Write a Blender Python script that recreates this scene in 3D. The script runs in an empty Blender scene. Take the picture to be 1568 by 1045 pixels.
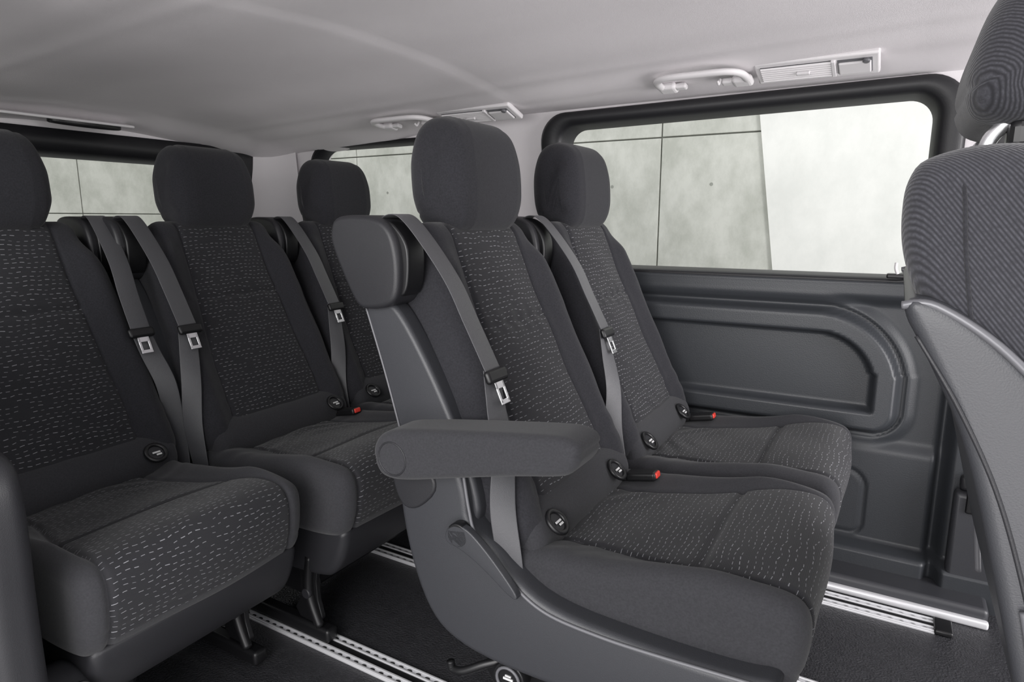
import bpy, math, random
from mathutils import Vector, Matrix
random.seed(3)
scene = bpy.context.scene
scene.view_settings.view_transform = 'Standard'
COL = scene.collection

# ------------------------------------------------------------------ materials
def newmat(name):
    m = bpy.data.materials.new(name); m.use_nodes = True
    nt = m.node_tree
    return m, nt, nt.nodes['Principled BSDF']
def N(nt, t, **kw):
    n = nt.nodes.new(t)
    for k, v in kw.items(): setattr(n, k, v)
    return n
def math_(nt, op, a, b=None, c=None):
    n = nt.nodes.new('ShaderNodeMath'); n.operation = op
    for i, v in enumerate((a, b, c)):
        if v is None: continue
        if isinstance(v, (int, float)): n.inputs[i].default_value = v
        else: nt.links.new(v, n.inputs[i])
    return n.outputs[0]
def basic(name, col, rough=0.6, metal=0.0, bump=0.0, bscale=400, var=0.0, vscale=6, sheen=0.0, spec=0.5, bdist=0.001):
    m, nt, b = newmat(name)
    b.inputs['Roughness'].default_value = rough
    b.inputs['Metallic'].default_value = metal
    b.inputs['Specular IOR Level'].default_value = spec
    b.inputs['Base Color'].default_value = (*col, 1)
    if sheen:
        b.inputs['Sheen Weight'].default_value = sheen
        b.inputs['Sheen Roughness'].default_value = 0.5
    tc = N(nt, 'ShaderNodeTexCoord')
    if bump:
        no = N(nt, 'ShaderNodeTexNoise'); no.inputs['Scale'].default_value = bscale; no.inputs['Detail'].default_value = 2
        nt.links.new(tc.outputs['Object'], no.inputs['Vector'])
        bp = N(nt, 'ShaderNodeBump'); bp.inputs['Strength'].default_value = bump; bp.inputs['Distance'].default_value = bdist
        nt.links.new(no.outputs['Fac'], bp.inputs['Height']); nt.links.new(bp.outputs[0], b.inputs['Normal'])
    if var:
        n2 = N(nt, 'ShaderNodeTexNoise'); n2.inputs['Scale'].default_value = vscale; n2.inputs['Detail'].default_value = 5
        nt.links.new(tc.outputs['Object'], n2.inputs['Vector'])
        r = N(nt, 'ShaderNodeMapRange'); r.inputs[1].default_value = .3; r.inputs[2].default_value = .7
        r.inputs[3].default_value = 1 - var; r.inputs[4].default_value = 1 + var
        nt.links.new(n2.outputs['Fac'], r.inputs[0])
        mx = N(nt, 'ShaderNodeVectorMath', operation='SCALE'); mx.inputs[0].default_value = col
        nt.links.new(r.outputs[0], mx.inputs['Scale']); nt.links.new(mx.outputs[0], b.inputs['Base Color'])
    return m

M_FAB = basic('fabric_plain', (.022, .022, .026), .92, bump=.5, bscale=900, var=.2, vscale=300, sheen=.12, spec=.2)
M_FAB2 = basic('fabric_side', (.031, .031, .035), .9, bump=.5, bscale=900, var=.15, vscale=300, sheen=.12, spec=.2)
M_PLA = basic('plastic_dark', (.020, .020, .023), .46, bump=.25, bscale=700, spec=.45)
M_PLG = basic('plastic_grey', (.036, .037, .042), .42, bump=.25, bscale=600, spec=.5)
M_DOOR = basic('door_card_plastic', (.033, .036, .041), .42, bump=.35, bscale=400, spec=.5)
M_BLK = basic('plastic_black', (.007, .007, .008), .4)
M_BELT = basic('belt_webbing', (.062, .062, .068), .42, bump=.5, bscale=1200, spec=.7, sheen=.1)
M_STEEL = basic('steel', (.85, .85, .87), .25, .9)
M_ALU = basic('aluminium', (.74, .74, .76), .32, .35, bump=.1)
M_HEAD = basic('headliner_fabric', (.76, .73, .745), .95, bump=.5, bscale=700, var=.035, vscale=3, spec=.1)
M_LTP = basic('light_plastic', (.70, .68, .69), .45, spec=.4)
M_RED = basic('buckle_red', (.70, .05, .035), .4)
M_WHT = basic('print_white', (.6, .6, .6), .6)
M_FLOOR = basic('floor_vinyl', (.034, .034, .038), .36, bump=1.0, bscale=200, var=.15, vscale=60, spec=.6, bdist=.003)
M_FRAME = basic('window_rubber', (.012, .012, .014), .45, bump=.2, bscale=500)
M_PIPE = basic('trim_piping', (.12, .12, .13), .4)
M_SILV = basic('satin_silver', (.12, .12, .13), .3, .2)

def twill_mat():
    m, nt, b = newmat('fabric_twill')
    b.inputs['Roughness'].default_value = .85; b.inputs['Specular IOR Level'].default_value = .25
    b.inputs['Sheen Weight'].default_value = .2
    uv = N(nt, 'ShaderNodeTexCoord'); sp = N(nt, 'ShaderNodeSeparateXYZ'); nt.links.new(uv.outputs['Object'], sp.inputs[0])
    t = math_(nt, 'ADD', math_(nt, 'ADD', sp.outputs[0], sp.outputs[1]), math_(nt, 'MULTIPLY', sp.outputs[2], .8))
    s = math_(nt, 'SINE', math_(nt, 'MULTIPLY', t, 1500.0))
    no = N(nt, 'ShaderNodeTexNoise'); no.inputs['Scale'].default_value = 350; nt.links.new(uv.outputs['Object'], no.inputs['Vector'])
    f = math_(nt, 'MULTIPLY', math_(nt, 'MULTIPLY_ADD', s, .5, .5), no.outputs['Fac'])
    mix = N(nt, 'ShaderNodeMix', data_type='RGBA'); nt.links.new(f, mix.inputs[0])
    mix.inputs[6].default_value = (.018, .018, .022, 1); mix.inputs[7].default_value = (.075, .075, .088, 1)
    nt.links.new(mix.outputs[2], b.inputs['Base Color'])
    bp = N(nt, 'ShaderNodeBump'); bp.inputs['Strength'].default_value = .6; bp.inputs['Distance'].default_value = .001
    nt.links.new(f, bp.inputs['Height']); nt.links.new(bp.outputs[0], b.inputs['Normal'])
    return m
M_FFAB = twill_mat()

def pattern_mat():
    m, nt, b = newmat('fabric_dashed')
    b.inputs['Roughness'].default_value = .85
    b.inputs['Specular IOR Level'].default_value = .2
    b.inputs['Sheen Weight'].default_value = .12
    uv = N(nt, 'ShaderNodeUVMap'); uv.uv_map = 'UVMap'
    sp = N(nt, 'ShaderNodeSeparateXYZ'); nt.links.new(uv.outputs[0], sp.inputs[0])
    u, v = sp.outputs[0], sp.outputs[1]
    no = N(nt, 'ShaderNodeTexNoise'); no.inputs['Scale'].default_value = 22; no.inputs['Detail'].default_value = 1
    nt.links.new(uv.outputs[0], no.inputs['Vector'])
    wav = math_(nt, 'MULTIPLY', math_(nt, 'SUBTRACT', no.outputs['Fac'], .5), .014)
    vv = math_(nt, 'DIVIDE', math_(nt, 'ADD', v, wav), .0108)
    row = math_(nt, 'FLOOR', vv); fr = math_(nt, 'FRACT', vv)
    wn = N(nt, 'ShaderNodeTexWhiteNoise', noise_dimensions='1D'); nt.links.new(row, wn.inputs['W'])
    uu = math_(nt, 'ADD', math_(nt, 'DIVIDE', u, .0150), math_(nt, 'MULTIPLY', wn.outputs[0], 37.0))
    cell = math_(nt, 'FLOOR', uu); fu = math_(nt, 'FRACT', uu)
    cb = N(nt, 'ShaderNodeCombineXYZ'); nt.links.new(cell, cb.inputs[0]); nt.links.new(row, cb.inputs[1])
    w2 = N(nt, 'ShaderNodeTexWhiteNoise', noise_dimensions='2D'); nt.links.new(cb.outputs[0], w2.inputs['Vector'])
    # small vertical jitter of each fleck
    fj = math_(nt, 'SUBTRACT', fr, math_(nt, 'MULTIPLY', w2.outputs[0], .22))
    d1 = math_(nt, 'MULTIPLY', math_(nt, 'LESS_THAN', fj, .105), math_(nt, 'GREATER_THAN', fj, 0.0))
    d2 = math_(nt, 'LESS_THAN', fu, math_(nt, 'MULTIPLY_ADD', w2.outputs[0], .25, .36))
    keep = math_(nt, 'GREATER_THAN', w2.outputs[0], .10)
    amp = math_(nt, 'MULTIPLY', keep, math_(nt, 'MULTIPLY_ADD', w2.outputs[0], .6, .4))
    d = math_(nt, 'MULTIPLY', math_(nt, 'MULTIPLY', d1, d2), amp)
    wv = math_(nt, 'MULTIPLY', math_(nt, 'SINE', math_(nt, 'MULTIPLY', v, 2400.0)), .2)
    mix = N(nt, 'ShaderNodeMix', data_type='RGBA')
    nt.links.new(d, mix.inputs[0])
    mix.inputs[6].default_value = (.021, .021, .024, 1); mix.inputs[7].default_value = (.26, .26, .28, 1)
    nt.links.new(mix.outputs[2], b.inputs['Base Color'])
    bp = N(nt, 'ShaderNodeBump'); bp.inputs['Strength'].default_value = .5; bp.inputs['Distance'].default_value = .001
    nt.links.new(math_(nt, 'ADD', wv, d), bp.inputs['Height']); nt.links.new(bp.outputs[0], b.inputs['Normal'])
    return m
M_PAT = pattern_mat()

def concrete(name, base, dark, lo=.36, hi=.62):
    m, nt, b = newmat(name)
    b.inputs['Roughness'].default_value = .9
    tc = N(nt, 'ShaderNodeTexCoord')
    mp = N(nt, 'ShaderNodeMapping'); mp.inputs['Scale'].default_value = (1.2, 1.2, .8)
    nt.links.new(tc.outputs['Object'], mp.inputs[0])
    n1 = N(nt, 'ShaderNodeTexNoise'); n1.inputs['Scale'].default_value = 4; n1.inputs['Detail'].default_value = 10; n1.inputs['Roughness'].default_value = .68
    nt.links.new(mp.outputs[0], n1.inputs['Vector'])
    r = N(nt, 'ShaderNodeValToRGB'); r.color_ramp.elements[0].position = lo; r.color_ramp.elements[1].position = hi
    r.color_ramp.elements[0].color = (*dark, 1); r.color_ramp.elements[1].color = (*base, 1)
    nt.links.new(n1.outputs['Fac'], r.inputs[0]); nt.links.new(r.outputs[0], b.inputs['Base Color'])
    return m
M_CON = concrete('concrete_board_formed', (.62, .625, .58), (.45, .46, .415))
M_CON2 = concrete('concrete_pale', (.82, .82, .79), (.74, .745, .715))  # paler tone for the right-hand part of the concrete
M_JOINT = basic('concrete_joint', (.30, .31, .28), .9)
M_GROUND = concrete('bounce_ground', (.5, .5, .49), (.4, .4, .39))  # unseen ground, kept pale so it bounces light into the van

def glass_mat():
    m = bpy.data.materials.new('window_glass'); m.use_nodes = True
    nt = m.node_tree; nt.nodes.clear()
    o = N(nt, 'ShaderNodeOutputMaterial'); t = N(nt, 'ShaderNodeBsdfTransparent')
    t.inputs[0].default_value = (.97, .98, .97, 1)
    nt.links.new(t.outputs[0], o.inputs[0])
    return m
M_GLASS = glass_mat()

# ------------------------------------------------------------------ helpers
def obj(name, me, parent=None, loc=(0, 0, 0), rot=(0, 0, 0)):
    o = bpy.data.objects.new(name, me); COL.objects.link(o)
    o.location = loc; o.rotation_euler = rot
    if parent: o.parent = parent
    return o
def empty(name, loc):
    o = bpy.data.objects.new(name, None); COL.objects.link(o); o.location = loc; o.empty_display_size = .1
    return o
def mesh(name, V, F, mats, smooth=True, mi=None):
    me = bpy.data.meshes.new(name); me.from_pydata([tuple(v) for v in V], [], F)
    for m in (mats if isinstance(mats, (list, tuple)) else [mats]): me.materials.append(m)
    if smooth: me.polygons.foreach_set('use_smooth', [True] * len(me.polygons))
    if mi: me.polygons.foreach_set('material_index', mi)
    me.update(); return me
def ss(a, b, x):
    if a == b: return 1.0 if x >= a else 0.0
    t = max(0, min(1, (x - a) / (b - a))); return t * t * (3 - 2 * t)
def chaikin(p, n=3):
    for _ in range(n):
        q = []
        for i in range(len(p)):
            a = p[i]; b = p[(i + 1) % len(p)]
            q.append((a[0] * .75 + b[0] * .25, a[1] * .75 + b[1] * .25)); q.append((a[0] * .25 + b[0] * .75, a[1] * .25 + b[1] * .75))
        p = q
    return p
def resample(p, step):
    L = [0]
    for i in range(len(p)):
        a = p[i]; b = p[(i + 1) % len(p)]; L.append(L[-1] + math.hypot(b[0] - a[0], b[1] - a[1]))
    n = max(12, int(L[-1] / step)); out = []; j = 0
    for k in range(n):
        s = L[-1] * k / n
        while L[j + 1] < s: j += 1
        t = (s - L[j]) / max(1e-9, L[j + 1] - L[j]); a = p[j]; b = p[(j + 1) % len(p)]
        out.append((a[0] + (b[0] - a[0]) * t, a[1] + (b[1] - a[1]) * t))
    return out, L[-1]
CACHE = {}
def pillow(name, prof, hw, r, mats, parent=None, y0=0, step=.008, dy=.006, disp=None, matf=None, wf=None, sm=3, key=None, loc=(0, 0, 0)):
    """side profile (x,z) swept across y with rounded rims"""
    if key and key in CACHE: return obj(name, CACHE[key], parent, loc)
    P, LEN = resample(chaikin(prof, sm), step)
    area = sum(P[i][0] * P[(i + 1) % len(P)][1] - P[(i + 1) % len(P)][0] * P[i][1] for i in range(len(P)))
    if area < 0: P = P[::-1]
    n = len(P); NR = []
    for i in range(n):
        a = P[i - 1]; b = P[(i + 1) % n]; dx, dz = b[0] - a[0], b[1] - a[1]; l = math.hypot(dx, dz) or 1
        NR.append((dz / l, -dx / l))
    wn_ = max(1, int(1.3 * r / (LEN / n))); NI = []
    for i in range(n):
        sx = sum(NR[(i + k) % n][0] for k in range(-wn_, wn_ + 1)) / (2 * wn_ + 1)
        sz = sum(NR[(i + k) % n][1] for k in range(-wn_, wn_ + 1)) / (2 * wn_ + 1)
        NI.append((sx, sz))
    st = []
    m = 7
    for k in range(m): th = math.pi / 2 * (1 - k / m); st.append((-(hw - r) - r * math.sin(th), r * (1 - math.cos(th))))
    c = max(2, int(2 * (hw - r) / dy))
    for k in range(c + 1): st.append((-(hw - r) + 2 * (hw - r) * k / c, 0))
    for k in range(1, m + 1): th = math.pi / 2 * k / m; st.append(((hw - r) + r * math.sin(th), r * (1 - math.cos(th))))
    V = []; F = []; MI = []; UVs = []
    for (y, ins) in st:
        for i in range(n):
            x, z = P[i]; nx, nz = NR[i]
            w = wf(x, z) if wf else 1
            yy = y * w
            e = (disp(x, yy, z, nx, nz, w * hw) if disp else 0)
            V.append((x + nx * e - NI[i][0] * ins, yy + y0, z + nz * e - NI[i][1] * ins)); UVs.append((yy, LEN * i / n))
    ns = len(st)
    for s in range(ns - 1):
        for i in range(n):
            j = (i + 1) % n
            F.append((s * n + i, s * n + j, (s + 1) * n + j, (s + 1) * n + i))
            if matf:
                x, z = P[i]; yy = (UVs[s * n + i][0] + UVs[(s + 1) * n + i][0]) / 2
                MI.append(matf(x, yy, z, *NR[i]))
            else: MI.append(0)
    F.append(tuple(range(n))[::-1]); F.append(tuple((ns - 1) * n + i for i in range(n))); MI += [0, 0]
    F = [f[::-1] for f in F]
    me = mesh(name, V, F, mats, True, MI)
    uvl = me.uv_layers.new(name='UVMap'); data = []
    for p in me.polygons:
        vs = [UVs[v] for v in p.vertices]
        mxv = max(q[1] for q in vs)
        for q in vs:
            vv = q[1] + (LEN if (len(vs) == 4 and mxv - q[1] > LEN / 2) else 0)
            data += [q[0], vv]
    uvl.data.foreach_set('uv', data)
    if key: CACHE[key] = me
    return obj(name, me, parent, loc)
def box(name, c, size, mat, parent=None, bev=.004, rot=(0, 0, 0), seg=3):
    import bmesh
    bm = bmesh.new(); bmesh.ops.create_cube(bm, size=1)
    for v in bm.verts: v.co = Vector((v.co.x * size[0], v.co.y * size[1], v.co.z * size[2]))
    if bev: bmesh.ops.bevel(bm, geom=list(bm.edges), offset=min(bev, min(size) * .49), segments=seg, affect='EDGES', profile=.5)
    me = bpy.data.meshes.new(name); bm.to_mesh(me); bm.free(); me.materials.append(mat)
    for p in me.polygons: p.use_smooth = len(p.vertices) < 5 and bev > 0 and p.area < max(size) * max(size) * .02
    return obj(name, me, parent, c, rot)
def cyl(name, c, r, h, mat, parent=None, rot=(0, 0, 0), n=28, bev=.002, r2=None):
    r2 = r if r2 is None else r2
    V = []; F = []
    prof = [(r - bev, -h / 2), (r, -h / 2 + bev), (r2, h / 2 - bev), (r2 - bev, h / 2)]
    for (rr, z) in prof:
        for i in range(n): a = 2 * math.pi * i / n; V.append((rr * math.cos(a), rr * math.sin(a), z))
    for k in range(3):
        for i in range(n): j = (i + 1) % n; F.append((k * n + i, k * n + j, (k + 1) * n + j, (k + 1) * n + i))
    F.append(tuple(range(n))[::-1]); F.append(tuple(3 * n + i for i in range(n)))
    me = mesh(name, V, F, mat, False)
    for p in me.polygons: p.use_smooth = len(p.vertices) == 4
    return obj(name, me, parent, c, rot)
def crom(pts, k=8, closed=False):
    pts = [Vector(p) for p in pts]; out = []; n = len(pts)
    for i in range(n if closed else n - 1):
        if closed: p0, p1, p2, p3 = pts[i - 1], pts[i], pts[(i + 1) % n], pts[(i + 2) % n]
        else: p0, p1, p2, p3 = pts[max(i - 1, 0)], pts[i], pts[i + 1], pts[min(i + 2, n - 1)]
        for s in range(k):
            t = s / k
            out.append(.5 * ((2 * p1) + (-p0 + p2) * t + (2 * p0 - 5 * p1 + 4 * p2 - p3) * t * t + (-p0 + 3 * p1 - 3 * p2 + p3) * t ** 3))
    if not closed: out.append(pts[-1])
    return out
def tube(name, pts, r, mat, parent=None, smooth=True, closed=False, n=12, sc=(1, 1), k=8):
    Q = crom(pts, k, closed) if smooth else [Vector(p) for p in pts]
    V = []; F = []; m = len(Q); prev = None
    for i, q in enumerate(Q):
        a = Q[i - 1] if (i > 0 or closed) else Q[i]; b = Q[(i + 1) % m] if (i < m - 1 or closed) else Q[i]
        t = (b - a).normalized()
        if prev is None:
            up = Vector((0, 0, 1)) if abs(t.z) < .9 else Vector((0, 1, 0)); u = t.cross(up).normalized()
        else: u = (prev - t * prev.dot(t)).normalized()
        prev = u; w = u.cross(t)
        for j in range(n):
            an = 2 * math.pi * j / n; V.append(q + u * (r * sc[0] * math.cos(an)) + w * (r * sc[1] * math.sin(an)))
    for i in range(m if closed else m - 1):
        i2 = (i + 1) % m
        for j in range(n): j2 = (j + 1) % n; F.append((i * n + j, i * n + j2, i2 * n + j2, i2 * n + j))
    if not closed: F.append(tuple(range(n))[::-1]); F.append(tuple((m - 1) * n + j for j in range(n)))
    return obj(name, mesh(name, V, F, mat), parent)
def ribbon(name, pw, width, mat, parent=None, th=.0016, k=16):
    Q = crom([p for p, w in pw], k); W = crom([w for p, w in pw], k)
    V = []; F = []; m = len(Q)
    for i in range(m):
        a = Q[max(i - 1, 0)]; b = Q[min(i + 1, m - 1)]; t = (b - a).normalized(); w = W[i] - t * W[i].dot(t); w.normalize()
        nn = t.cross(w) * th / 2
        for (s, e) in ((-1, .6), (-.94, 1), (.94, 1), (1, .6), (1, -.6), (.94, -1), (-.94, -1), (-1, -.6)):
            V.append(Q[i] + w * (width / 2 * s) + nn * e)
    for i in range(m - 1):
        for j in range(8): j2 = (j + 1) % 8; F.append((i * 8 + j, i * 8 + j2, (i + 1) * 8 + j2, (i + 1) * 8 + j))
    F.append(tuple(range(8))[::-1]); F.append(tuple((m - 1) * 8 + j for j in range(8)))
    return obj(name, mesh(name, V, F, mat, True), parent)
def torus(name, c, R, r, mat, parent=None, rot=(0, 0, 0)):
    pts = [(R * math.cos(a * math.pi / 12), R * math.sin(a * math.pi / 12), 0) for a in range(24)]
    o = tube(name, pts, r, mat, parent, smooth=False, closed=True, n=8); o.location = c; o.rotation_euler = rot; return o

# ------------------------------------------------------------------ passenger seats
def fx(z): return -.47 - .427 * (z - .47)
def pwb(z): return .148 - .03 * ss(.5, .97, z)
def back_w(x, z): return 1 - .08 * ss(.62, .88, z) - .15 * ss(.86, .99, z)
def g(d, s): return math.exp(-(d / s) ** 2)
def back_disp(x, y, z, nx, nz, hw):
    f = ss(.25, .75, nx); ay = abs(y); p = pwb(z)
    b = .022 * ss(p, hw * .86, ay) * ss(.97, .9, z)
    b -= .006 * g(ay - p, .005)
    if ay < p: b -= .007 * g(z - .795, .0055)
    b += .006 * (1 - min(1, (ay / p)) ** 2) * ss(.45, .6, z)
    b += .0015 * math.sin(z * 38 + y * 9) * math.sin(y * 31 + 1)
    b += .0012 * math.sin(z * 150 + 5 * math.sin(y * 20)) * g(z - .53, .05) + .001 * math.sin(y * 140 + z * 60) * g(z - .795, .02)
    return b * f
def back_mat(x, y, z, nx, nz): return 1 if (nx > .35 and abs(y) < pwb(z) - .002 and z < .975) or (nx > -.2 and nz > .3 and abs(y) < pwb(z) - .002 and z > .9 and nx > .1) else 0
def pwc(x): return .135 + .06 * ss(-.40, -.08, x)
def cush_disp(x, y, z, nx, nz, hw):
    up = max(ss(.2, .7, nz), ss(.3, .8, nx)); ay = abs(y); p = pwc(x)
    b = .020 * ss(p, hw * .88, ay) * ss(-.02, -.15, x) - .006 * g(ay - p, .005)
    if ay < p and nz > .2: b -= .008 * g(x + .17, .007)
    b += .008 * (1 - min(1, ay / hw) ** 2)
    b += .002 * math.sin(x * 27 + 1) * math.sin(y * 24 + .6)
    b += .0015 * math.sin(x * 110 + 4 * math.sin(y * 22 + 1)) * ss(-.28, -.42, x)
    return b * up - .003 * g(z - .345, .004) * ss(.5, .9, nx)
def cush_mat(x, y, z, nx, nz): return 1 if (abs(y) < pwc(x) - .002 and x > -.47 and (nz > .25 or nx > .3) and z > .325) else 0
def head_w(x, z): return 1 - .10 * ss(1.05, .98, z) - .12 * ss(1.10, 1.20, z)
def head_disp(x, y, z, nx, nz, hw): return -.0045 * g(abs(y) - hw * .68, .004) - .0035 * g(z - 1.005 , .0035) * (1 if nx < .3 else 0)

BACK = [(-.455, .44), (-.47, .50), (fx(.62), .62), (fx(.80) , .80), (fx(.93), .93), (-.685, .985), (-.725, 1.0), (-.77, .975), (-.775, .90), (-.715, .70), (-.64, .52), (-.60, .43), (-.53, .40)]
CUSH = [(-.56, .385), (-.50, .405), (-.36, .412), (-.22, .432), (-.10, .460), (-.03, .466), (.0, .445), (.003, .39), (-.012, .32), (-.05, .292), (-.3, .285), (-.54, .29), (-.575, .33)]
HEAD = [(-.665, .985), (-.65, 1.03), (-.655, 1.12), (-.675, 1.185), (-.735, 1.205), (-.785, 1.185), (-.80, 1.12), (-.795, 1.03), (-.775, .975), (-.70, .968)]

def seat(name, loc, s, armrest=False, shield=False, skirt=True, buckle=True, caps=(-.17, .12), cw=1.0):
    E = empty(name, loc)
    pillow('backrest', BACK, .235, .045, [M_FAB, M_PAT], E, disp=back_disp, matf=back_mat, wf=back_w, step=.007, dy=.0045, key='back')
    pillow('cushion', CUSH, .238, .030, [M_FAB2, M_PAT], E, disp=cush_disp, matf=cush_mat, step=.007, dy=.0045, key='cush').scale = (1, cw, 1)
    pillow('headrest', HEAD, .130, .050, [M_FAB], E, disp=head_disp, wf=head_w, step=.006, dy=.004, key='head')
    pillow('back_roll', [(-.43, .40), (-.425, .45), (-.455, .49), (-.51, .50), (-.55, .45), (-.53, .38), (-.47, .37)], .225, .03, [M_FAB2], E, key='roll')
    for yy in (-.06, .06):
        cyl('headrest_post', (-.728, yy, .985), .006, .06, M_STEEL, E, rot=(0, -.05, 0))
        cyl('headrest_guide', (-.728, yy, .999), .013, .012, M_BLK, E)
    hs = [(-.848, .955), (-.846, .985), (-.835, 1.004), (-.80, 1.009), (-.735, 1.006), (-.70, .985), (-.685, .93), (-.69, .865), (-.715, .845), (-.765, .838), (-.785, .842), (-.805, .87)]
    pillow('belt_housing', hs, .040, .010, [M_PLA], E, y0=s * .240, sm=2, key='hous%d' % s)
    pillow('belt_slot_bezel', [(-.745, .995), (-.715, 1.0), (-.680, .965), (-.674, .93), (-.680, .875), (-.70, .86), (-.72, .90)], .024, .004, [M_BLK], E, y0=s * .240, sm=2, key='bez%d' % s)
    sh = [(-.798, .86), (-.74, .86), (-.70, .84), (fx(.70) - .045, .70), (fx(.55) - .04, .55), (-.53, .46), (-.62, .42), (-.68, .50), (-.742, .70)]
    pillow('side_shell', sh, .022, .010, [M_PLG], E, y0=s * .238, sm=2, key='shell%d' % s)
    tube('shell_edge', [(-.782, s * .260, .84), (-.740, s * .261, .72), (-.695, s * .261, .57), (-.675, s * .261, .51)], .002, M_PIPE, E)
    rs = [(-.79, .96), (-.735, .96), (-.65, .70), (-.58, .43), (-.63, .42), (-.70, .60), (-.775, .80)]
    pillow('rear_shell', rs, .215, .02, [M_PLA], E, key='rs', sm=2)
    for yy in caps:
        torus('isofix_ring', (-.425, yy, .462), .022, .005, M_BLK, E, rot=(0, .75, 0))
        cyl('isofix_cap', (-.428, yy, .459), .021, .008, M_PLA, E, rot=(0, .75, 0))
        box('isofix_mark', (-.423, yy, .4635), (.004, .018, .002), M_WHT, E, bev=0, rot=(0, .75, 0))
        box('isofix_mark', (-.4185, yy + .004, .459), (.004, .012, .002), M_WHT, E, bev=0, rot=(0, .75, 0))
    if buckle:
        by = -s * .175
        box('buckle_stalk', (-.44, by, .42), (.10, .022, .012), M_BLK, E, rot=(0, -.25, 0))
        box('buckle_body', (-.385, by, .438), (.07, .036, .020), M_BLK, E, rot=(0, -.2, 0), bev=.006)
        box('buckle_button', (-.353, by, .446), (.010, .024, .013), M_RED, E, rot=(0, -.2, 0), bev=.003)
    if skirt:
        pillow('base_skirt', [(-.02, .33), (-.015, .29), (-.045, .215), (-.10, .175), (-.50, .175), (-.56, .24), (-.56, .33)], .225, .02, [M_PLA], E, sm=2, key='skirt').scale = (1, cw, 1)
    if armrest:
        ar = [(-.708, .565), (-.716, .602), (-.69, .637), (-.60, .652), (-.45, .672), (-.36, .683), (-.335, .684), (-.312, .675), (-.309, .655), (-.322, .630), (-.345, .619), (-.42, .605), (-.55, .574), (-.65, .549), (-.69, .548)]
        def adisp(x, y, z, nx, nz, hw):
            lz = .557 + (x + .7) * .19
            return -.003 * g(z - lz - .028, .003)
        pillow('armrest', ar, .046, .016, [M_FAB2], E, y0=s * .290, sm=3, step=.005, dy=.004, disp=adisp)
        torus('armrest_pivot_ring', (-.665, s * .336, .590), .030, .0015, M_PLA, E, rot=(math.pi / 2, 0, 0))
        pillow('armrest_bracket', [(-.72, .56), (-.64, .57), (-.60, .53), (-.66, .47), (-.70, .48)], .02, .006, [M_PLA], E, y0=s * .265, sm=2)
    if shield:
        sp = [(-.70, .58), (-.705, .50), (-.685, .38), (-.645, .28), (-.595, .235), (-.50, .215), (-.33, .218), (-.16, .275), (-.03, .325), (-.02, .365), (-.08, .352), (-.22, .350), (-.38, .358), (-.455, .395), (-.50, .45), (-.545, .47), (-.55, .53), (-.57, .585), (-.64, .60)]
        pillow('side_shield', sp, .030, .014, [M_PLG], E, y0=s * .250, sm=2, step=.006)
        edge = [(-.555, s * .277, .56), (-.543, s * .279, .50), (-.53, s * .280, .462), (-.49, s * .281, .43), (-.45, s * .281, .385), (-.39, s * .281, .354), (-.30, s * .281, .345), (-.20, s * .281, .346), (-.05, s * .279, .352)]
        tube('shield_piping', edge, .003, M_PIPE, E)
        pillow('recline_lever', [(-.575, .475), (-.54, .48), (-.50, .45), (-.455, .405), (-.43, .375), (-.445, .37), (-.50, .41), (-.55, .435), (-.585, .44)], .008, .003, [M_PLG], E, y0=s * .292, sm=2, step=.005)
        cyl('recline_hub', (-.555, s * .29, .458), .022, .02, M_BLK, E, rot=(math.pi / 2, 0, 0))
        tube('release_lever', [(-.48, s * .22, .20), (-.53, s * .25, .185), (-.57, s * .265, .165), (-.595, s * .265, .16), (-.60, s * .265, .175)], .008, M_BLK, E)
        cyl('height_knob', (-.475, s * .245, .182), .032, .03, M_BLK, E, rot=(math.pi / 2, 0, 0))
        torus('height_knob_ring', (-.475, s * .262, .182), .023, .003, M_PIPE, E, rot=(math.pi / 2, 0, 0))
        box('knob_mark', (-.475, s * .261, .182), (.020, .002, .004), M_WHT, E, bev=0)
        box('knob_mark', (-.475, s * .261, .188), (.012, .002, .003), M_WHT, E, bev=0)
        pillow('lower_frame', [(-.56, .10), (-.56, .24), (-.12, .24), (-.14, .19), (-.30, .12), (-.46, .09)], .21, .012, [M_BLK], E, sm=1)
    return E

def belt(loc, s, lean=0.0):
    E = empty('seat_belt', loc)
    Y = Vector((0, 1, 0))
    def P(x, y, z): return Vector((x, s * y, z))
    tz = .735
    top = [(P(-.76, .235, .93), Y), (P(-.755, .235, .985), Y), (P(-.722, .233, 1.009), Y), (P(-.685, .230, .990), Y),
           (P(fx(.90) + .040, .224, .90), Y), (P(fx(.82) + .046, .218, .82), Y), (P(fx(tz) + .050, .215, tz + .006), Y)]
    ribbon('webbing_upper', top, .047, M_BELT, E)
    low = [(P(fx(tz) + .046, .215, tz + .004), Y), (P(fx(.68) + .040, .226, .68), Vector((.2, 1, 0))), (P(fx(.60) + .03, .243, .60), Vector((.5, 1, 0))),
           (P(-.49, .252, .50), Vector((.8, .6, 0))), (P(-.475, .252, .40), Vector((1, .3, 0))), (P(-.475, .245, .33), Vector((1, .2, 0)))]
    ribbon('webbing_lower', low, .045, M_BELT, E)
    c = P(fx(tz) + .056, .213, tz - .004)
    th = -.405
    box('tongue_grip', c, (.013, .062, .024), M_BLK, E, bev=.006, rot=(0, th, 0))
    d = Vector((-math.sin(th), 0, -math.cos(th)))
    for k, yy in enumerate((-.011, .011)):
        box('tongue_plate', c + d * .030 + Vector((0, yy, 0)), (.003, .006, .040), M_STEEL, E, bev=.001, rot=(0, th, 0))
    box('tongue_plate_end', c + d * .048, (.003, .028, .009), M_STEEL, E, bev=.001, rot=(0, th, 0))
    box('tongue_plate_top', c + d * .016, (.003, .028, .016), M_STEEL, E, bev=.001, rot=(0, th, 0))
    return E

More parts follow.
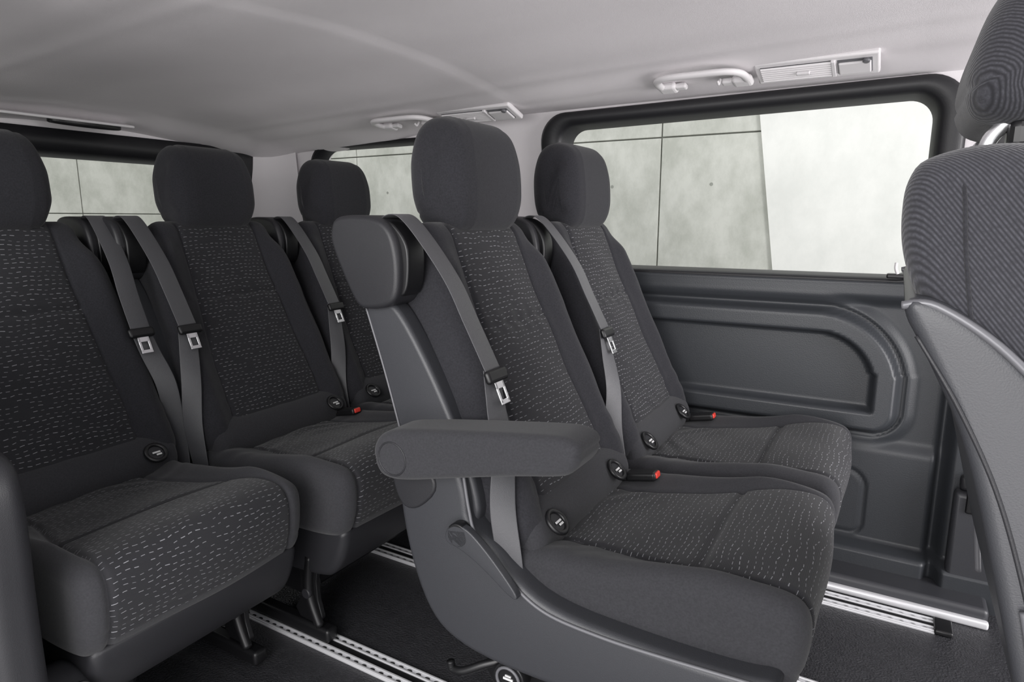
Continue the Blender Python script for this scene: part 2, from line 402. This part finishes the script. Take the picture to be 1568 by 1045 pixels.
R2X, R3X = -.06, -.98
R1 = (-1.03, .665)
seat('passenger_seat', (R2X, 1.155, 0), -1, armrest=True, shield=True, skirt=False)
seat('passenger_seat', (R2X, 1.665, 0), -1, skirt=True)
seat('passenger_seat', (*R1, 0), 1, buckle=False, caps=(.16,), cw=.93)
seat('passenger_seat', (R3X, 1.185, 0), -1, caps=(.16,))
seat('passenger_seat', (R3X, 1.68, 0), -1)
for (x, y, s) in ((R2X, 1.155, -1), (R2X, 1.665, -1), (R1[0], R1[1], 1), (R3X, 1.185, -1), (R3X, 1.68, -1)): belt((x, y, 0), s)

def seat_base(loc, ys, x0, x1):
    E = empty('seat_base_frame', loc)
    for y in ys:
        box('rail_carriage', ((x0 + x1) / 2, y, .030), (x1 - x0 + .06, .034, .034), M_BLK, E, bev=.008)
        tube('front_strut', [(x1, y - .012, .05), (x1 - .03, y - .012, .13), (x1 - .02, y - .012, .225)], .011, M_BLK, E)
        tube('front_strut', [(x1 - .07, y + .012, .05), (x1 - .03, y + .012, .13), (x1 - .06, y + .012, .225)], .010, M_BLK, E)
        tube('rear_strut', [(x0 + .02, y, .05), (x0 + .06, y, .14), (x0 + .03, y, .225)], .013, M_BLK, E)
        tube('diagonal_brace', [(x0 + .05, y, .06), (x1 - .1, y, .21)], .008, M_BLK, E, smooth=False)
        pl = [(x1 - .10, .05), (x1 + .01, .045), (x1 - .015, .13), (x1 + .0, .23), (x1 - .09, .23), (x1 - .05, .13)]
        pillow('side_bracket', pl, .006, .002, [M_BLK], E, y0=y, sm=1)
        cyl('pivot_bolt', (x1 - .03, y - .018, .13), .013, .012, M_PLA, E, rot=(math.pi / 2, 0, 0))
        cyl('lock_bolt', (x0 + .06, y - .022, .04), .012, .012, M_STEEL, E, rot=(math.pi / 2, 0, 0))
    for xx in (x0 + .05, x1 - .05):
        tube('cross_tube', [(xx, ys[0], .195), (xx, ys[-1], .195)], .014, M_BLK, E, smooth=False)
    # dark inner cover between the leg frames
    box('inner_cover', ((x0 + x1) / 2 - .03, (ys[0] + ys[-1]) / 2, .15), (x1 - x0 - .12, ys[-1] - ys[0] - .05, .14), M_BLK, E, bev=.012)
    return E
seat_base((0, 0, 0), (.98, 1.39, 1.79), -.55, -.19)
seat_base((0, 0, 0), (.58, .84), -1.50, -1.18)
seat_base((0, 0, 0), (.98, 1.79), -1.42, -1.10)

# ------------------------------------------------------------------ front seat
FS = empty('front_seat', (0, .95, 0))
FB = [(.003, 1.040), (.012, 1.056), (.06, 1.068), (.12, 1.062), (.165, 1.02), (.18, .90), (.22, .75), (.30, .50), (.32, .42), (.22, .40), (.17, .50), (.115, .70), (.060, .85), (.022, .92), (.002, .97), (-.001, 1.02)]
pillow('backrest', FB, .25, .030, [M_FFAB], FS, step=.006, dy=.006)
FSH = [(.004, .925), (.03, .935), (.09, .895), (.155, .82), (.20, .74), (.24, .64), (.29, .50), (.30, .40), (.20, .36), (.150, .50), (.108, .66), (.070, .80), (.030, .88)]
pillow('rear_shell', FSH, .262, .012, [M_PLG], FS, step=.006, sm=2)
for s in (-1, 1):
    tube('side_seam', [(.036, s * .226, 1.059), (.040, s * .242, 1.047), (.046, s * .2500, 1.02), (.052, s * .2505, .97), (.064, s * .2505, .90)], .0018, M_FAB, FS)
    tube('shell_edge_trim', [(.008, s * .254, .922), (.035, s * .258, .923), (.09, s * .261, .886), (.15, s * .262, .817), (.195, s * .262, .738), (.235, s * .262, .64), (.28, s * .261, .50)], .004, M_SILV, FS)
    pts = [(.022, s * .256, .895), (.062, s * .2625, .83), (.100, s * .2625, .75), (.135, s * .2625, .64), (.165, s * .2625, .52)]
    tube('shell_crease', pts, .002, M_PLA, FS)
    tube('seat_side_rail', [(.128, s * .266, .655), (.140, s * .266, .60), (.150, s * .266, .52), (.160, s * .264, .44)], .0045, M_PIPE, FS)
pillow('cushion', [(.24, .40), (.35, .45), (.60, .47), (.74, .47), (.77, .42), (.75, .34), (.50, .32), (.26, .33)], .25, .05, [M_FFAB], FS)
FH = [(.045, 1.115), (.045, 1.17), (.065, 1.23), (.105, 1.265), (.15, 1.25), (.175, 1.19), (.17, 1.12), (.145, 1.09), (.07, 1.092)]
def fh_w(x, z): return 1 - .12 * ss(1.14, 1.08, z) - .12 * ss(1.18, 1.27, z)
def fh_d(x, y, z, nx, nz, hw): return -.004 * g(abs(y) - hw * .75, .0035) - .004 * g(z - 1.135, .0035)
pillow('headrest', FH, .135, .05, [M_FFAB], FS, wf=fh_w, disp=fh_d, step=.006, dy=.004)
for yy in (-.085, .085):
    tube('headrest_post', [(.075, yy, 1.03), (.070, yy, 1.075), (.085, yy, 1.10), (.10, yy, 1.12)], .0075, M_STEEL, FS)
    cyl('headrest_guide', (.072, yy, 1.069), .019, .014, M_BLK, FS)
    box('headrest_boot', (.108, yy, 1.085), (.045, .035, .035), M_BLK, FS, bev=.010)
pillow('seat_pedestal', [(.20, .02), (.20, .33), (.70, .33), (.70, .02)], .21, .01, [M_PLA], FS, sm=1)
box('pedestal_foot', (.45, 0, .01), (.5, .42, .02), M_BLK, FS)

# ------------------------------------------------------------------ floor and rails
def plate(name, x0, x1, y0, y1, z, th, mat, **k): return box(name, ((x0 + x1) / 2, (y0 + y1) / 2, z - th / 2), (x1 - x0, y1 - y0, th), mat, None, bev=k.get('bev', 0))
plate('floor', -2.46, 1.0, .30, 2.06, 0, .05, M_FLOOR)
def rail(y, x0, x1):
    E = empty('floor_rail', (0, y, 0))
    L = x1 - x0; c = (x0 + x1) / 2
    box('rail_base', (c, 0, .002), (L, .062, .005), M_ALU, E, bev=.001)
    for yy in (-.027, -.012, .012, .027):
        box('rail_ridge', (c, yy, .006), (L, .006, .007), M_ALU, E, bev=.0015)
    box('rail_groove', (c, 0, .0055), (L, .014, .003), M_BLK, E, bev=0)
    V = []; F = []
    x = x0 + .02
    while x < x1 - .02:
        for sg in (1, -1):
            b = len(V)
            for i in range(10):
                a = 2 * math.pi * i / 10; V.append((x + .007 * math.cos(a), sg * .0195 + .004 * math.sin(a), .0052))
            F.append(tuple(range(b, b + 10)))
        x += .025
    obj('rail_slots', mesh('rail_slots', V, F, M_BLK, False), E)
    box('rail_end_cap', (x1 + .018, 0, .007), (.04, .066, .014), M_BLK, E, bev=.005)
for y, x1 in ((.58, .2), (.98, .16), (1.39, .16), (1.79, .165)): rail(y, -2.1, x1)

# ------------------------------------------------------------------ far side wall
def wy(z): return 2.02 - .075 * max(0, (z - .83)) / .52
def rrsdf(x, z, x0, x1, z0, z1, rtr, rbr, rl=.03):
    cx, cz = (x0 + x1) / 2, (z0 + z1) / 2; hx, hz = (x1 - x0) / 2, (z1 - z0) / 2
    px, pz = x - cx, z - cz
    r = (rtr if pz > 0 else rbr) if px > 0 else rl
    qx, qz = abs(px) - hx + r, abs(pz) - hz + r
    return min(max(qx, qz), 0) + math.hypot(max(qx, 0), max(qz, 0)) - r
def wall_h(x, z):
    h = .030 * ss(.765, .80, z) 
    d = rrsdf(x, z, -1.1, .035, .42, .752, .21, .06)
    h += .034 * ss(.004, -.010, d) * (1 - ss(-.055, -.067, d)) - .006 * ss(-.055, -.07, d)
    h += .014 * ss(.05, .02, d) 
    h -= .012 * g(d - .012, .004)
    h += .018 * ss(.40, .36, z) * ss(.16, .13, x)
    d2 = rrsdf(x, z, -.45, -.02, .11, .30, .05, .03)
    h -= .006 * g(d2, .004)
    h -= .022 * g(x - .150, .008)
    h += .035 * ss(.16, .18, x)
    h -= .02 * g(x - .33, .008)
    h += .06 * ss(.10, .085, z)
    return h
def grid_x():
    xs = []; x = -2.45
    while x < -1.2: xs.append(x); x += .04
    x = -1.2
    while x < .40: xs.append(x); x += .006
    while x < 1.0: xs.append(x); x += .04
    return xs + [1.0]
XS = grid_x(); ZS = [i * .006 for i in range(139)] + [.836]
V = [(x, wy(z) - wall_h(x, z), z) for z in ZS for x in XS]; nx_ = len(XS)
F = [(j * nx_ + i, j * nx_ + i + 1, (j + 1) * nx_ + i + 1, (j + 1) * nx_ + i) for j in range(len(ZS) - 1) for i in range(nx_ - 1)]
b0 = len(V); top = (len(ZS) - 1) * nx_
V += [(x, 2.03, .840) for x in XS]
F += [(top + i, top + i + 1, b0 + i + 1, b0 + i) for i in range(nx_ - 1)]
b1 = len(V)
V += [(x, 2.06, .82) for x in XS] + [(x, 2.06, -.02) for x in XS]
F += [(b1 + i, b1 + i + 1, b1 + nx_ + i + 1, b1 + nx_ + i) for i in range(nx_ - 1)]
obj('side_trim_panel', mesh('side_trim_panel', V, F, M_DOOR))

def rrect(a0, a1, b0, b1, r, n=10, dz=0):
    out = []
    for (ca, cb, st) in ((a1 - r, b1 - r, 0), (a0 + r, b1 - r - dz, 90), (a0 + r, b0 + r, 180), (a1 - r, b0 + r, 270)):
        for k in range(n + 1):
            t = math.radians(st + 90 * k / n); out.append((ca + r * math.cos(t), cb + r * math.sin(t)))
    return out
def bridge(loops, name, mat, cap=False, smooth=True):
    n = len(loops[0]); V = [p for l in loops for p in l]; F = []
    for k in range(len(loops) - 1):
        for i in range(n): j = (i + 1) % n; F.append((k * n + i, k * n + j, (k + 1) * n + j, (k + 1) * n + i))
    if cap: F.append(tuple((len(loops) - 1) * n + i for i in range(n)))
    return obj(name, mesh(name, V, F, mat, smooth))
def join(objs, name):
    vs = []; fs = []; mats = []; mi = []; smooth = []
    for o in objs:
        me = o.data; b = len(vs); mb = len(mats); mats += list(me.materials)
        vs += [tuple(o.matrix_basis @ v.co) for v in me.vertices]
        for p in me.polygons: fs.append(tuple(v + b for v in p.vertices)); mi.append(mb + p.material_index); smooth.append(p.use_smooth)
    me = mesh(name, vs, fs, mats, False, mi); me.polygons.foreach_set('use_smooth', smooth)
    for o in objs: bpy.data.objects.remove(o)
    return obj(name, me)
def S3(l, off=0): return [(x, wy(z) + off, z) for x, z in l]
cells = []
ZT = 1.37
cells.append(bridge([S3(rrect(-1.10, .16, .83, ZT, .001)), S3(rrect(-1.03, .10, .835, 1.338, .08, dz=.012)), S3(rrect(-1.03, .10, .835, 1.338, .08, dz=.012), .08)], 'c', M_HEAD, smooth=False))
cells.append(bridge([S3(rrect(-2.45, -1.10, .83, ZT, .001)), S3(rrect(-2.10, -1.17, .85, 1.285, .09)), S3(rrect(-2.10, -1.17, .85, 1.285, .09), .08)], 'c', M_HEAD, smooth=False))
cells.append(bridge([S3(rrect(.16, 1.0, .83, ZT, .001)), S3(rrect(.35, .98, .87, 1.33, .05)), S3(rrect(.35, .98, .87, 1.33, .05), .08)], 'c', M_HEAD, smooth=False))
join(cells, 'wall_side')
def win_frame(name, o, ro, i, ri, prot, dz=0):
    return bridge([S3(rrect(*o, ro, dz=dz), .01), S3(rrect(*o, ro, dz=dz), -prot * .6), S3(rrect(o[0] + .010, o[1] - .010, o[2] + .006, o[3] - .008, ro, dz=dz), -prot),
                   S3(rrect(i[0] - .022, i[1] + .022, i[2] - .010, i[3] + .015, ri + .01, dz=dz), -prot), S3(rrect(i[0] - .008, i[1] + .008, i[2] - .004, i[3] + .006, ri, dz=dz), -prot * .4), S3(rrect(*i, ri, dz=dz), .055)], name, M_FRAME)
win_frame('trim_1', (-1.035, .115, .828, 1.344), .09, (-.955, .045, .852, 1.296), .055, .028, dz=.012)
win_frame('trim_2', (-2.12, -1.15, .84, 1.295), .10, (-2.09, -1.175, .86, 1.275), .09, .008)
win_frame('trim_3', (.34, .99, .85, 1.34), .06, (.37, .96, .88, 1.31), .05, .012)
def pane(name, l): return obj(name, mesh(name, l, [tuple(range(len(l)))], M_GLASS, False))
pane('window_1', S3(rrect(-.99, .08, .84, 1.32, .05), .052))
pane('window_2', S3(rrect(-2.10, -1.165, .85, 1.285, .08), .052))
pane('window_3', S3(rrect(.35, .98, .86, 1.33, .05), .052))
L = empty('window_latch', (.005, 1.975, .855))
box('latch_base', (0, 0, 0), (.05, .03, .012), M_BLK, L, bev=.004)
tube('latch_lever', [(.0, -.01, .006), (-.005, -.012, .02), (-.005, -.012, .035)], .004, M_LTP, L)

bp = [box('p1', (.245, 1.955, .16), (.12, .05, .30), M_PLG, bev=.012), box('p2', (.245, 1.962, .33), (.10, .03, .04), M_PLA, bev=.01)]
join(bp, 'trim_4')
PB = empty('pillar_seat_belt', (.245, 1.93, 0))
X1 = Vector((1, 0, 0))
ribbon('webbing', [(Vector((0, 0, 1.22)), X1), (Vector((0, -.005, .9)), X1), (Vector((0, -.005, .6)), X1), (Vector((-.01, 0, .30)), X1)], .046, M_BELT, PB)
box('belt_upper_guide', (0, .005, 1.22), (.07, .02, .05), M_PLA, PB, bev=.008)
box('belt_anchor', (-.01, .0, .29), (.05, .015, .06), M_BLK, PB, bev=.005)
box('door_sill', (-.72, 1.915, .022), (2.0, .12, .044), M_PLG, bev=.012).name = 'trim_5'
box('trim_6', (-.72, 1.848, .010), (2.0, .02, .020), M_ALU, bev=.006)

# ------------------------------------------------------------------ rear wall
RX = -2.42
def R3(l, off=0): return [(RX + off - .0 + .06 * max(0, (z - .85)) / .45, y, z) for y, z in l]
rw = [bridge([R3(rrect(.34, 2.03, .80, 1.34, .001)), R3(rrect(.55, 1.82, .84, 1.215, .05)), R3(rrect(.55, 1.82, .84, 1.215, .05), -.09)], 'c', M_HEAD, smooth=False)]
rw.append(box('low', (RX - .03, 1.18, .40), (.06, 1.70, .82), M_DOOR, bev=0))
join(rw, 'wall_rear')
bridge([R3(rrect(.50, 1.87, .82, 1.285, .05), .0), R3(rrect(.50, 1.87, .82, 1.285, .05), .02), R3(rrect(.54, 1.83, .85, 1.215, .04), .022), R3(rrect(.56, 1.81, .87, 1.200, .04), -.05)], 'trim_7', M_FRAME)
pane('window_4', R3(rrect(.55, 1.82, .86, 1.21, .04), -.05))
tube('parcel_ledge', [(RX + .05, .45, .82), (RX + .05, 1.92, .82)], .03, M_PLA, smooth=False).name = 'trim_8'
pc = []
for k in range(9):
    a = math.pi / 2 * k / 8
    pc.append((RX + .22 - .20 * math.sin(a), 1.79 + .20 * math.cos(a)))
V = []; F = []
for (x, y) in pc:
    V.append((x, y, .80)); V.append((x + .02, y - .055, 1.36))
for k in range(8): F.append((2 * k, 2 * k + 1, 2 * k + 3, 2 * k + 2))
obj('trim_9', mesh('trim_9', V, F, M_HEAD))

# ------------------------------------------------------------------ near side wall behind the sliding door
nw = []
def Nn(l, off=0): return [(x, .33 + .07 * max(0, (z - .83)) / .52 - off, z) for x, z in l]
nw.append(bridge([Nn(rrect(-2.45, -1.04, .68, ZT, .001)), Nn(rrect(-2.10, -1.20, .86, 1.28, .09)), Nn(rrect(-2.10, -1.20, .86, 1.28, .09), .08)], 'c', M_HEAD, smooth=False))
nw.append(box('n', (-1.745, .31, .35), (1.41, .04, .70), M_DOOR, bev=0))
join(nw, 'wall_near')
pane('window_5', Nn(rrect(-2.10, -1.19, .85, 1.285, .08), .05))
ST = empty('side_armrest_console', (0, 0, 0))
pillow('console_body', [(-2.35, .02), (-2.35, .60), (-1.9, .66), (-1.10, .69), (-1.03, .67), (-1.015, .60), (-1.03, .40), (-1.02, .10), (-1.03, .02)], .035, .025, [M_PLA], ST, y0=.360, sm=2, step=.015)
pillow('socket_pod', [(-1.20, .02), (-1.19, .24), (-1.14, .285), (-1.08, .28), (-1.035, .24), (-1.02, .02)], .035, .02, [M_PLA], ST, y0=.43, sm=2)
cyl('socket_bezel', (-1.045, .435, .262), .020, .012, M_BLK, ST, rot=(0, .9, 0))
box('socket_print', (-1.027, .435, .232), (.003, .020, .005), M_WHT, ST, bev=0, rot=(0, .2, 0))

# ------------------------------------------------------------------ ceiling
def zc0(y):
    d = abs(y - 1.185)
    return 1.418 - .020 * ss(.10, .46, d) - .022 * ss(.42, .60, d) - .034 * ss(.60, .82, d)
def zc(x, y):
    d = abs(y - 1.185)
    z = zc0(y) + .034 * min(0, x) * (1 - .8 * ss(.63, .77, d) * ss(-1.7, -1.2, x)) - .07 * ss(-2.15, -2.45, x) * 0.6
    inn = ss(.60, .50, d)
    z += .004 * ss(-1.04, -.98, x) * inn * ss(-.1, -.6, x)
    z += .003 * g(x + 1.02, .02) * inn
    z -= .004 * g(d - .44, .03)
    return z
cx = [-2.46 + .02 * i for i in range(int(3.5 / .02))]; cy = [.36 + .0165 * i for i in range(101)]
V = [(x, y, zc(x, y)) for y in cy for x in cx]; n = len(cx)
F = [(j * n + i, (j + 1) * n + i, (j + 1) * n + i + 1, j * n + i + 1) for j in range(len(cy) - 1) for i in range(n - 1)]
bb = len(V)
V += [(cx[0], cy[0], 1.46), (cx[-1], cy[0], 1.46), (cx[-1], cy[-1], 1.46), (cx[0], cy[-1], 1.46)]
F.append((bb, bb + 1, bb + 2, bb + 3))
obj('ceiling', mesh('ceiling', V, F, M_HEAD))

def grab_handle(x0, x1, y):
    xc = (x0 + x1) / 2; z = zc(xc, y); E = empty('grab_handle', (xc, y, z)); h = (x1 - x0) / 2
    E.rotation_euler = (math.radians(-10), 0, 0)
    pts = [(-h + .005, .030, -.010), (-h + .0, -.005, -.014), (-h + .008, -.050, -.018), (-h + .04, -.072, -.020), (0, -.076, -.021), (h - .04, -.072, -.020), (h - .008, -.050, -.018), (h, -.005, -.014), (h - .005, .030, -.010)]
    tube('grip', pts, .0100, M_LTP, E, sc=(1.1, .8))
    for sx in (-1, 1):
        box('mount_foot', (sx * (h - .014), .022, -.010), (.05, .045, .020), M_LTP, E, bev=.009)
        box('mount_clip', (sx * (h - .050), .020, -.010), (.030, .024, .014), M_LTP, E, bev=.005)
    tube('coat_hook', [(h - .065, .0, -.01), (h - .065, -.01, -.025), (h - .065, -.022, -.022)], .0035, M_LTP, E)
grab_handle(-.585, -.365, 1.775); grab_handle(-1.56, -1.335, 1.775)
def vent(x0, x1, y):
    xc = (x0 + x1) / 2; z = zc(xc, y); E = empty('ceiling_vent_lamp', (xc, y, z - .008)); E.rotation_euler = (math.radians(-17), 0, 0)
    W = x1 - x0
    box('bezel', (0, 0, 0), (W, .096, .016), M_LTP, E, bev=.005)
    box('vent_recess', (-W * .16, 0, -.0065), (W * .58, .066, .006), M_PLG, E, bev=0)
    for k in range(7): box('slat', (-W * .16, -.028 + .0094 * k, -.010), (W * .58, .0062, .006), M_LTP, E, bev=.001, rot=(.5, 0, 0))
    box('vent_slider', (-W * .1, .0, -.014), (.03, .010, .008), M_LTP, E, bev=.002)
    box('divider', (W * .145, 0, -.010), (.010, .070, .008), M_LTP, E, bev=.002)
    box('lamp_recess', (W * .31, 0, -.0065), (W * .27, .064, .006), M_PIPE, E, bev=.002)
    box('lamp_lens', (W * .31, .004, -.010), (W * .25, .050, .008), M_LTP, E, bev=.003)
    cyl('lamp_switch', (W * .40, -.026, -.013), .008, .008, M_PIPE, E)
vent(-.345, -.075, 1.79); vent(-1.31, -1.04, 1.79)
rl = empty('rear_roof_latch', (-2.28, 1.15, zc(-2.28, 1.15) - .010))
rl.rotation_euler = (0, .22, 0)
box('cover_plate', (0, -.04, 0), (.10, .40, .008), M_LTP, rl, bev=.003)
cyl('latch_recess', (0, .03, -.010), .05, .020, M_BLK, rl).scale = (.9, 2.2, 1)

# ------------------------------------------------------------------ outside
GZ = -.45
box('ground', (0, 1, GZ - .05), (20, 16, .1), M_GROUND, bev=0)
def con_wall():
    parts = [box('b', (-2, 4.13, 1.55), (11, .2, 4), M_JOINT, bev=0)]
    xs = [-7.55, -6.3, -5.05, -3.8, -2.55, -1.3, -.05, 1.2, 2.45, 3.7]; zs = [GZ, .2, 1.49, 2.78, 3.6]
    for i in range(len(xs) - 1):
        for j in range(len(zs) - 1):
            parts.append(box('p', ((xs[i] + xs[i + 1]) / 2, 4.03, (zs[j] + zs[j + 1]) / 2), (xs[i + 1] - xs[i] - .008, .06, zs[j + 1] - zs[j] - .008), M_CON, bev=.004))
            for a in (.25, .75):
                for b in (.3, .78):
                    parts.append(cyl('h', (xs[i] + (xs[i + 1] - xs[i]) * a, 3.9995, zs[j] + (zs[j + 1] - zs[j]) * b), .010, .003, M_JOINT, rot=(math.pi / 2, 0, 0), bev=.0005, n=12))
    return join(parts, 'concrete_wall')
con_wall()
def pale_area():
    pts = [(-.44, GZ), (3.7, GZ), (3.7, 3.6), (-1.03, 3.6)]  # paler area with a slanted left edge, just in front of the panels
    V = [(x, 3.975, z) for x, z in pts] + [(x, 4.0, z) for x, z in pts]
    F = [(0, 1, 2, 3), (7, 6, 5, 4)] + [(i, i + 4, (i + 1) % 4 + 4, (i + 1) % 4) for i in range(4)]
    obj('concrete_pale_area', mesh('concrete_pale_area', V, F, M_CON2, False))
pale_area()
parts = [box('b', (-6.13, 0, 1.55), (.2, 9, 4), M_JOINT, bev=0)]
for i in range(8):
    for j in range(8):
        parts.append(box('p', (-6.03, -4 + 1.0 * i + .5, GZ + .5 * j + .25), (.06, .992, .492), M_CON, bev=.003))
join(parts, 'concrete_wall')

# ------------------------------------------------------------------ light
w = bpy.data.worlds.new('World'); scene.world = w; w.use_nodes = True
bg = w.node_tree.nodes['Background']; bg.inputs[0].default_value = (.98, .985, 1, 1); bg.inputs[1].default_value = 1.35
def area(name, loc, target, sx, sy, power, col=(1, 1, 1)):
    l = bpy.data.lights.new(name, 'AREA'); l.shape = 'RECTANGLE'; l.size = sx; l.size_y = sy; l.energy = power; l.color = col
    o = bpy.data.objects.new(name, l); COL.objects.link(o); o.location = loc
    o.rotation_euler = (Vector(target) - Vector(loc)).to_track_quat('-Z', 'Y').to_euler()
area('fill_door', (-.3, -1.3, 1.3), (-.6, 1.3, .6), 1.8, 1.3, 56, (1, .98, .97))  # added fill lamp outside the open door, behind the camera
area('fill_front', (2.3, 1.0, 1.3), (-.8, 1.2, .7), 1.3, 1.1, 56, (1, .98, .98))  # added fill from the open front end, aimed back at the seats
area('ceiling_fill_door', (.4, -1.0, .15), (.2, 1.6, 1.4), 1.2, .7, 14, (1, .96, .98))  # added low uplight that brightens the headliner from the door side
area('ceiling_fill_front', (1.9, 1.4, .5), (-.3, 1.6, 1.4), 1.2, .7, 28, (1, .96, .98))  # invented uplight at the front, aimed up to lift the ceiling

# ------------------------------------------------------------------ camera
cam = bpy.data.cameras.new('camera'); co = bpy.data.objects.new('camera', cam); COL.objects.link(co)
co.location = (0, 0, 1.0); co.rotation_euler = (math.radians(79.4), 0, math.radians(30.5))
cam.sensor_width = 36; cam.lens = 36 * 1492 / 2352; cam.clip_start = .02
scene.camera = co
